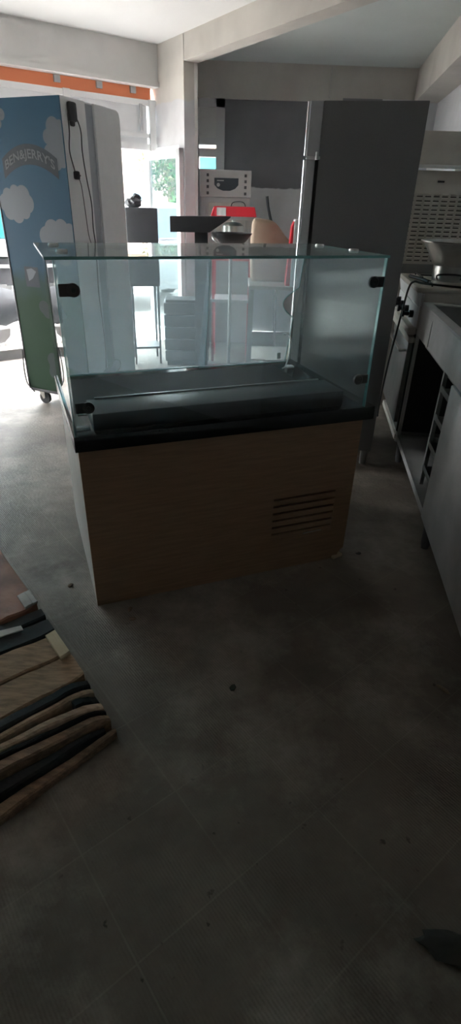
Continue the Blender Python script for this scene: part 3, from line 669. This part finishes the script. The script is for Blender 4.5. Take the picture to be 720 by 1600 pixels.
cb.tube(curve_pts([stl(.55, .03, 1.093), stl(.3, .02, 1.095), stl(.12, .06, 1.10), stl(.04, .18, 1.095), stl(.0, .22, 1.096), stl(-.025, .24, 1.05), stl(-.035, .30, .85), stl(-.05, .40, .5), stl(-.05, .5, .15), stl(-.04, .56, .012)]), .007, 7)
cb.tube(curve_pts([stl(.1, .22, 1.10), stl(.06, .35, 1.105), stl(.02, .55, 1.10)]), .012, 7)
tag(cb.build('power_cable'), 'black power cable trailing over the gas range and down to the floor', 'cable')
# perforated appliance and the hood over it
va = thing('vented_appliance', 'beige steel cabinet with rows of louvre slots behind the gas range', 'appliance', (1.16, 4.66, 0))
VX0, VX1, VZ1 = .0, .62, 1.775
pnl = B(STEELW).box(VX0, VX1, .012, .14, 0, VZ1, .003).build('cabinet', parent=va)
lv = B(STEELW); lb_ = B(mat('slot_shadow_gap', (.07, .06, .05), .8))
cols = 8; rows = 16
for i in range(cols):
    for j in range(rows):
        x = .10 + i * .063; z = 1.63 - j * .029
        lv.prism([(0.011, z), (.003, z - .004), (.004, z - .014), (.011, z - .016)], 'x', x, x + .047)
        lb_.box(x + .002, x + .045, .0095, .0118, z - .024, z - .0165)
lv.build('louvre_fins', parent=va, smooth=0)
lb_.build('louvre_gaps', parent=va, smooth=0)
B(BLACK).box(.30, .35, .008, .012, 1.70, 1.712).build('badge_slot', parent=va, smooth=0)
B(STEELD).box(VX0 + .05, VX1, .006, .012, 1.08, 1.15).build('lower_strip', parent=va, smooth=0)
hd = thing('extractor_hood', 'plain stainless extractor hood above the louvred cabinet at right', 'hood', (1.06, 4.60, 0))
B(STEELW).box(.0, .72, .0, .22, 1.795, 2.005, .003).build('canopy', parent=hd)
B(CHROME).box(.0, .72, -.012, .0, 1.785, 1.805, .003).build('edge_lip', parent=hd)
for x in (.05, .55): B(STEELW).box(x, x + .045, .06, .19, 1.775, 1.795).build('bracket', parent=hd, smooth=0)
gp = B(mat('pale_pipe', (.6, .59, .57), .5)).cone((0, 0, 0), (0, 0, .62), .028, .028, 18).cone((0, 0, 0), (0, 0, .02), .05, .05, 18).cone((0, 0, .60), (0, 0, .63), .034, .034, 18)
tag(gp.build('standing_pipe', loc=(1.45, 5.0, 0)), 'pale upright pipe stub on the floor between fridge and range', 'pipe')

# ---------------------------------------------------------------- things behind the counter
tall = thing('grey_vending_machine', 'tall light grey machine with dark rounded display panel by the back wall', 'machine', (-.43, 6.9, 0))
B(GREYP).box(0, .54, .03, .45, 0, 1.58, .006).build('body', parent=tall)
tp_ = B(GREYP).box(-.01, .55, .0, .44, 1.585, 1.84, .006).build('top_panel', parent=tall)
B(BADGE).prism([(.145, 1.765), (.41, 1.765), (.41, 1.70), (.375, 1.665), (.32, 1.645), (.24, 1.645), (.18, 1.665), (.145, 1.70)], 'y', -.006, .0).build('display', parent=tp_, smooth=0)
B(GREYP).cone((.19, -.006, 1.70), (.19, -.009, 1.70), .018, .018, 16).box(.175, .25, -.0075, -.006, 1.735, 1.745).build('display_mark', parent=tp_)
for x in (.06, .475):
    for z in (1.79, 1.735, 1.68, 1.62): B(DGREY).box(x, x + .026, -.004, .002, z - .014, z + .014).build('button', parent=tp_, smooth=0)
B(STEELW).box(.08, .50, .0, .03, 1.25, 1.53, .008).build('front_plate', parent=tall)
B(DGREY).tube(curve_pts([(.33, -.01, 1.47), (.35, -.03, 1.53), (.42, -.03, 1.545), (.48, -.03, 1.53), (.5, -.01, 1.47)]), .005).build('cable_loop', parent=tall)
B(GREYF).box(.0, .05, .0, .03, .2, 1.5).build('side_post', parent=tall, smooth=0)

pc = thing('popcorn_machine', 'popcorn machine with red canopy and glass case behind the counter', 'popcorn machine', (-.28, 5.98, 0))
B(RED).prism([(.0, 1.415), (.45, 1.415), (.43, 1.50), (.03, 1.50)], 'y', -.02, .40, .006).build('canopy', parent=pc, smooth=0)
B(WHITEP).box(.06, .15, -.026, -.02, 1.42, 1.49).build('canopy_panel', parent=pc, smooth=0)
B(CHROME).box(.02, .43, .01, .37, 1.385, 1.414).build('canopy_rim', parent=pc, smooth=0)
for x in (.03, .41):
    for y in (.02, .35): B(CHROME).box(x - .01, x + .01, y - .01, y + .01, 1.10, 1.385).build('corner_post', parent=pc, smooth=0)
gc = B(GLW).box(.04, .40, .01, .014, 1.10, 1.385).box(.02, .024, .03, .34, 1.10, 1.385).box(.416, .42, .03, .34, 1.10, 1.385); gc.build('glass_case', parent=pc, smooth=0)
B(CHROME).lathe([(0, 0), (.09, 0), (.11, .03), (.11, .11), (.07, .14), (0, .145)], (.22, .19, 1.22), 30).build('kettle', parent=pc)
B(CHROME).cone((.22, .19, 1.36), (.22, .19, 1.40), .015, .015, 12).build('kettle_hanger', parent=pc)
B(RED).box(.0, .44, .0, .38, 1.02, 1.10, .006).build('base_tray', parent=pc)
for x in (.03, .41):
    for y in (.03, .34): B(RED).box(x - .014, x + .014, y - .014, y + .014, .0, 1.02).build('leg', parent=pc, smooth=0)
B(WHITEP).box(.0, .44, .0, .38, .62, .65, .004).box(.05, .39, .05, .34, .2, .62, .004).build('cart_shelf', parent=pc)

ds = thing('pedestal_display', 'dark flat panel on a square post, left of the popcorn machine', 'display stand', (-.31, 4.98, 0))
B(DGREY).prism([(-.255, 1.31), (.07, 1.315), (.24, 1.425), (.24, 1.435), (-.255, 1.425)], 'y', -.02, .10, .003).build('panel', parent=ds)
B(DGREY).box(-.055, .055, .0, .08, .05, 1.315, .004).build('post', parent=ds)
B(DGREY).box(-.12, .115, -.12, .2, 0, .05, .01).build('base', parent=ds)
pb = thing('shallow_pan', 'dark shallow pan raised on a thin stand in front of the popcorn machine', 'pan', (-.06, 4.95, 0))
B(DGREY).lathe([(.0, 1.215), (.05, 1.22), (.12, 1.265), (.165, 1.315), (.172, 1.317), (.165, 1.308), (.12, 1.255), (.05, 1.21), (.0, 1.205)], (0, 0, 0), 40).build('pan_bowl', parent=pb)
B(CHROME).tube(curve_pts([(-.165, -.02, 1.315), (-.15, -.09, 1.28), (-.10, -.13, 1.235), (-.08, -.135, 1.20)]), .006).cone((0, 0, .03), (0, 0, 1.21), .014, .014, 14).build('stand_rod', parent=pb)
B(DGREY).lathe([(0, 0), (.12, 0), (.12, .015), (.03, .035), (0, .035)], (0, 0, 0), 32).build('stand_base', parent=pb)

# low table carrying the sack
lt = thing('steel_table', 'pale steel table behind the glass case carrying a tan sack', 'table', (.10, 5.02, 0))
B(STEELW).box(0, .66, 0, .6, .88, .91, .004).build('tabletop', parent=lt)
B(STEELW).box(.02, .60, .02, .58, .25, .27, .003).build('shelf', parent=lt)
for x in (.03, .59):
    for y in (.03, .57): B(STEELD).box(x - .018, x + .018, y - .018, y + .018, 0, .88).build('leg', parent=lt, smooth=0)
sk = B(TAN).prism([(-.02, .911), (-.03, 1.20), (-.02, 1.395), (.01, 1.42), (.16, 1.405), (.21, 1.365), (.27, 1.29), (.36, 1.22), (.42, 1.08), (.44, .911)], 'y', .06, .36, .028)
tag(sk.build('tan_sack', loc=(.14, 5.25, 0), smooth=60), 'slumped tan sack on the steel table right of the popcorn machine', 'sack')
cs = B(BLACKM).tube(curve_pts([(.262, 6.0, 1.595), (.282, 6.0, 1.49), (.32, 6.0, 1.37), (.35, 6.0, 1.30), (.40, 6.0, .7), (.43, 6.0, .015)], 6), .014, 8)
tag(cs.build('curved_black_rod'), 'thin curved black rod standing behind the tan sack', 'rod')
ex = thing('red_and_white_box', 'narrow white box with a red side next to the tall fridge', 'box', (.43, 5.05, .911))
B(WHITEP).box(.03, .09, 0, .15, 0, .515, .012).build('white_body', parent=ex)
B(RED).prism([(-.01, 0), (.029, 0), (.029, .50), (.012, .46)], 'y', .01, .14, .003).build('red_side', parent=ex, smooth=0)

# dark cabinet on a trolley in the doorway
tc_ = thing('trolley_cabinet', 'dark cabinet on thin trolley legs standing in the bright doorway', 'cabinet', (-1.07, 5.75, 0), .25)
B(DGREY).box(0, .30, 0, .35, .78, 1.47, .006).build('body', parent=tc_)
for x in (.02, .28):
    for y in (.02, .33): B(DGREY).box(x - .01, x + .01, y - .01, y + .01, 0, .78).build('leg', parent=tc_, smooth=0)
B(DGREY).box(.02, .28, .02, .33, .16, .18).build('shelf', parent=tc_, smooth=0)
cl_ = B(DGREY).blob((.09, .15, 1.51), (.08, .09, .045), 3, .15, seed=3).blob((.12, .17, 1.545), (.05, .06, .04), 3, .2, seed=4)
tag(cl_.build('cloth_bundle', loc=(-1.07, 5.75, -.002), rz=.25, smooth=60), 'small crumpled dark cloth lying on the doorway cabinet', 'cloth')
cr_ = thing('dark_crate_bench', 'low dark slatted crate on the floor in front of the column', 'crate', (-.74, 5.75, 0), .1)
for k in range(5): B(DGREY).box(0, .46, 0, .30, .05 + k * .12, .155 + k * .12, .006).build('slat_board', parent=cr_)
B(BLACK).box(.02, .44, .02, .28, 0, .66).build('crate_core', parent=cr_, smooth=0)

# ---------------------------------------------------------------- pile of boards, bottom left
N0 = Vector((-.385, 1.19, 0)); QD = Vector((-.6223, .7828, 0)); PD = Vector((-.6333, -.7740, 0))
def plank(name, qe, qf, z0, z1, mt, label, cat, grp=None, p0=.0, p1=.72, sag=.0, wav=.003, seed=0):
    """board fanning out from the pile edge: qe = interval at the edge, qf = interval .35 m further in"""
    rn = random.Random(seed); K = 16; t = bmesh.new(); secs = []
    org = N0 + PD * p0 + QD * (qe[0] + qe[1]) / 2
    ph = rn.uniform(0, 6)
    for k in range(K + 1):
        p = p0 + (p1 - p0) * (k / K) ** 1.5; u = p / .35
        a = qe[0] + (qf[0] - qe[0]) * u + .0015; b = qe[1] + (qf[1] - qe[1]) * u - .0015
        e = max(0, 1 - (p - p0) / .09)
        h = z1 - sag * e ** 2 + wav * math.sin(ph + 22 * p) + rn.uniform(-1, 1) * wav * .5
        h = max(h, z0 + .004); cx = .06 * (b - a) * e ** 3 if p1 - p0 > .2 else 0
        a += cx; b -= cx; m_ = min(.006, (b - a) * .3, (h - z0) * .5)
        def V(q, z): v = N0 + PD * p + QD * q - org; return t.verts.new((v.x, v.y, z))
        secs.append([V(a, z0), V(a, h - m_), V(a + m_, h), V((a * 2 + b) / 3, h + rn.uniform(-1, 1) * wav * .4), V((a + 2 * b) / 3, h + rn.uniform(-1, 1) * wav * .4), V(b - m_, h), V(b, h - m_), V(b, z0)])
    for a_, b_ in zip(secs, secs[1:]):
        m_ = len(a_)
        for j_ in range(m_): t.faces.new((a_[j_], a_[(j_ + 1) % m_], b_[(j_ + 1) % m_], b_[j_]))
    t.faces.new(secs[0][::-1]); t.faces.new(secs[-1]); bmesh.ops.recalc_face_normals(t, faces=list(t.faces))
    mb = B(mt); mb._merge(t)
    return tag(mb.build(name, loc=(org.x, org.y, 0), smooth=35), label, cat, grp)
G = 'boards in the corner pile'; GS = 'black strips in the corner pile'
plank('wooden_board', (-.060, -.040), (-.040, .005), .0, .032, BOARDS[1], 'lowest board along the near edge of the corner pile', 'board', G, seed=1)
plank('rubber_strip', (-.039, -.022), (.006, .055), .0, .052, BLKSTRIP, 'black strip just above the lowest board of the corner pile', 'strip', GS, sag=.012, seed=2, p0=.03)
plank('wooden_board', (-.021, .010), (.056, .100), .0, .078, BOARDS[1], 'dark brown board second from the near edge of the corner pile', 'board', G, sag=.03, seed=3)
plank('rubber_strip', (.011, .024), (.101, .122), .0, .085, BLKSTRIP, 'thinnest black strip curving over the end of the corner pile', 'strip', GS, sag=.03, seed=4)
plank('wooden_board', (.025, .060), (.123, .150), .0, .092, BOARDS[2], 'tan board between the thinnest black strip and the short black strip', 'board', G, sag=.03, seed=5)
plank('rubber_strip', (.061, .100), (.110, .150), .0, .096, BLKSTRIP, 'short black strip at the curved ends of the corner pile', 'strip', GS, sag=.04, p1=.085, seed=6)
plank('wooden_board', (.101, .125), (.151, .176), .0, .098, BOARDS[2], 'narrow pinkish board between two black strips of the corner pile', 'board', G, sag=.03, seed=7)
plank('rubber_strip', (.126, .165), (.177, .218), .0, .104, BLKSTRIP, 'longest black strip across the middle of the corner pile', 'strip', GS, sag=.03, seed=8)
plank('wooden_board', (.166, .30), (.219, .36), .0, .100, BOARDS[0], 'widest brown board in the middle of the corner pile', 'board', G, seed=9, wav=.004)
plank('wooden_board', (.301, .43), (.361, .50), .0, .103, BOARDS[0], 'rough brown board under the pale end block of the corner pile', 'board', G, seed=10, wav=.005)
plank('pale_block', (.275, .425), (.275, .425), .108, .122, PALEB, 'pale wooden end block on the edge of the corner pile', 'block', p0=.005, p1=.045, wav=.0005)
plank('rubber_strip', (.431, .52), (.501, .60), .0, .105, BLKSTRIP, 'broad black strip in the upper half of the corner pile', 'strip', GS, seed=11)
plank('pale_scrap', (.48, .50), (.60, .66), .1115, .114, PALEG, 'pale torn scrap lying on the broad black strip', 'scrap', p0=.10, p1=.22, seed=12)
plank('rubber_strip', (.521, .585), (.601, .66), .0, .11, BLKSTRIP, 'far black strip of the corner pile below the reddish board', 'strip', GS, seed=13)
plank('pale_scrap', (.60, .70), (.60, .70), .125, .131, PALEG, 'pale grey scrap on the far edge of the corner pile', 'scrap', p0=.0, p1=.055, seed=14)
plank('wooden_board', (.586, 1.15), (.661, 1.15), .0, .118, BOARDS[3], 'reddish brown crumpled board at the far end of the corner pile', 'board', G, seed=15, wav=.006)

# ---------------------------------------------------------------- bits on the floor
lfb = B(mat('dark_leaf', (.02, .03, .015), .7)).prism([(-.012, 0), (-.004, .012), (.006, .016), (.012, .004), (.006, -.01), (-.006, -.012)], 'z', .001, .006)
tag(lfb.build('dry_leaf', loc=(.027, 1.365, 0), smooth=0), 'small dark leaf alone in the middle of the floor', 'leaf')
rg = B(mat('dark_rag', (.035, .035, .03), .9, noise=.4, nscale=20)).blob((0, 0, .008), (.10, .035, .016), 3, .18, seed=5)
tag(rg.build('dark_rag', loc=(.585, .585, 0), rz=-.2, smooth=60), 'dark crumpled rag on the floor at the bottom right', 'rag')
lab = ['tiny dark crumb on the floor below the left end of the counter', 'tiny dark crumb on the floor left of the counter', 'thin curved dark scrap on the right of the floor', 'small stone chip in front of the counter grille corner', 'dark chip beside the corner pile']
for i, (x, y) in enumerate(((-.40, 1.72), (-.72, 1.93), (.80, 1.385), (.655, 2.26), (-.42, 1.78))):
    d = B(BARK if i != 3 else STONE).blob((0, 0, .004), (.014 if i != 2 else .03, .009, .006), 2, .25, seed=i)
    tag(d.build('floor_crumb', loc=(x, y, 0), rz=i * 1.1, smooth=40), lab[i], 'debris', 'crumbs on the floor')
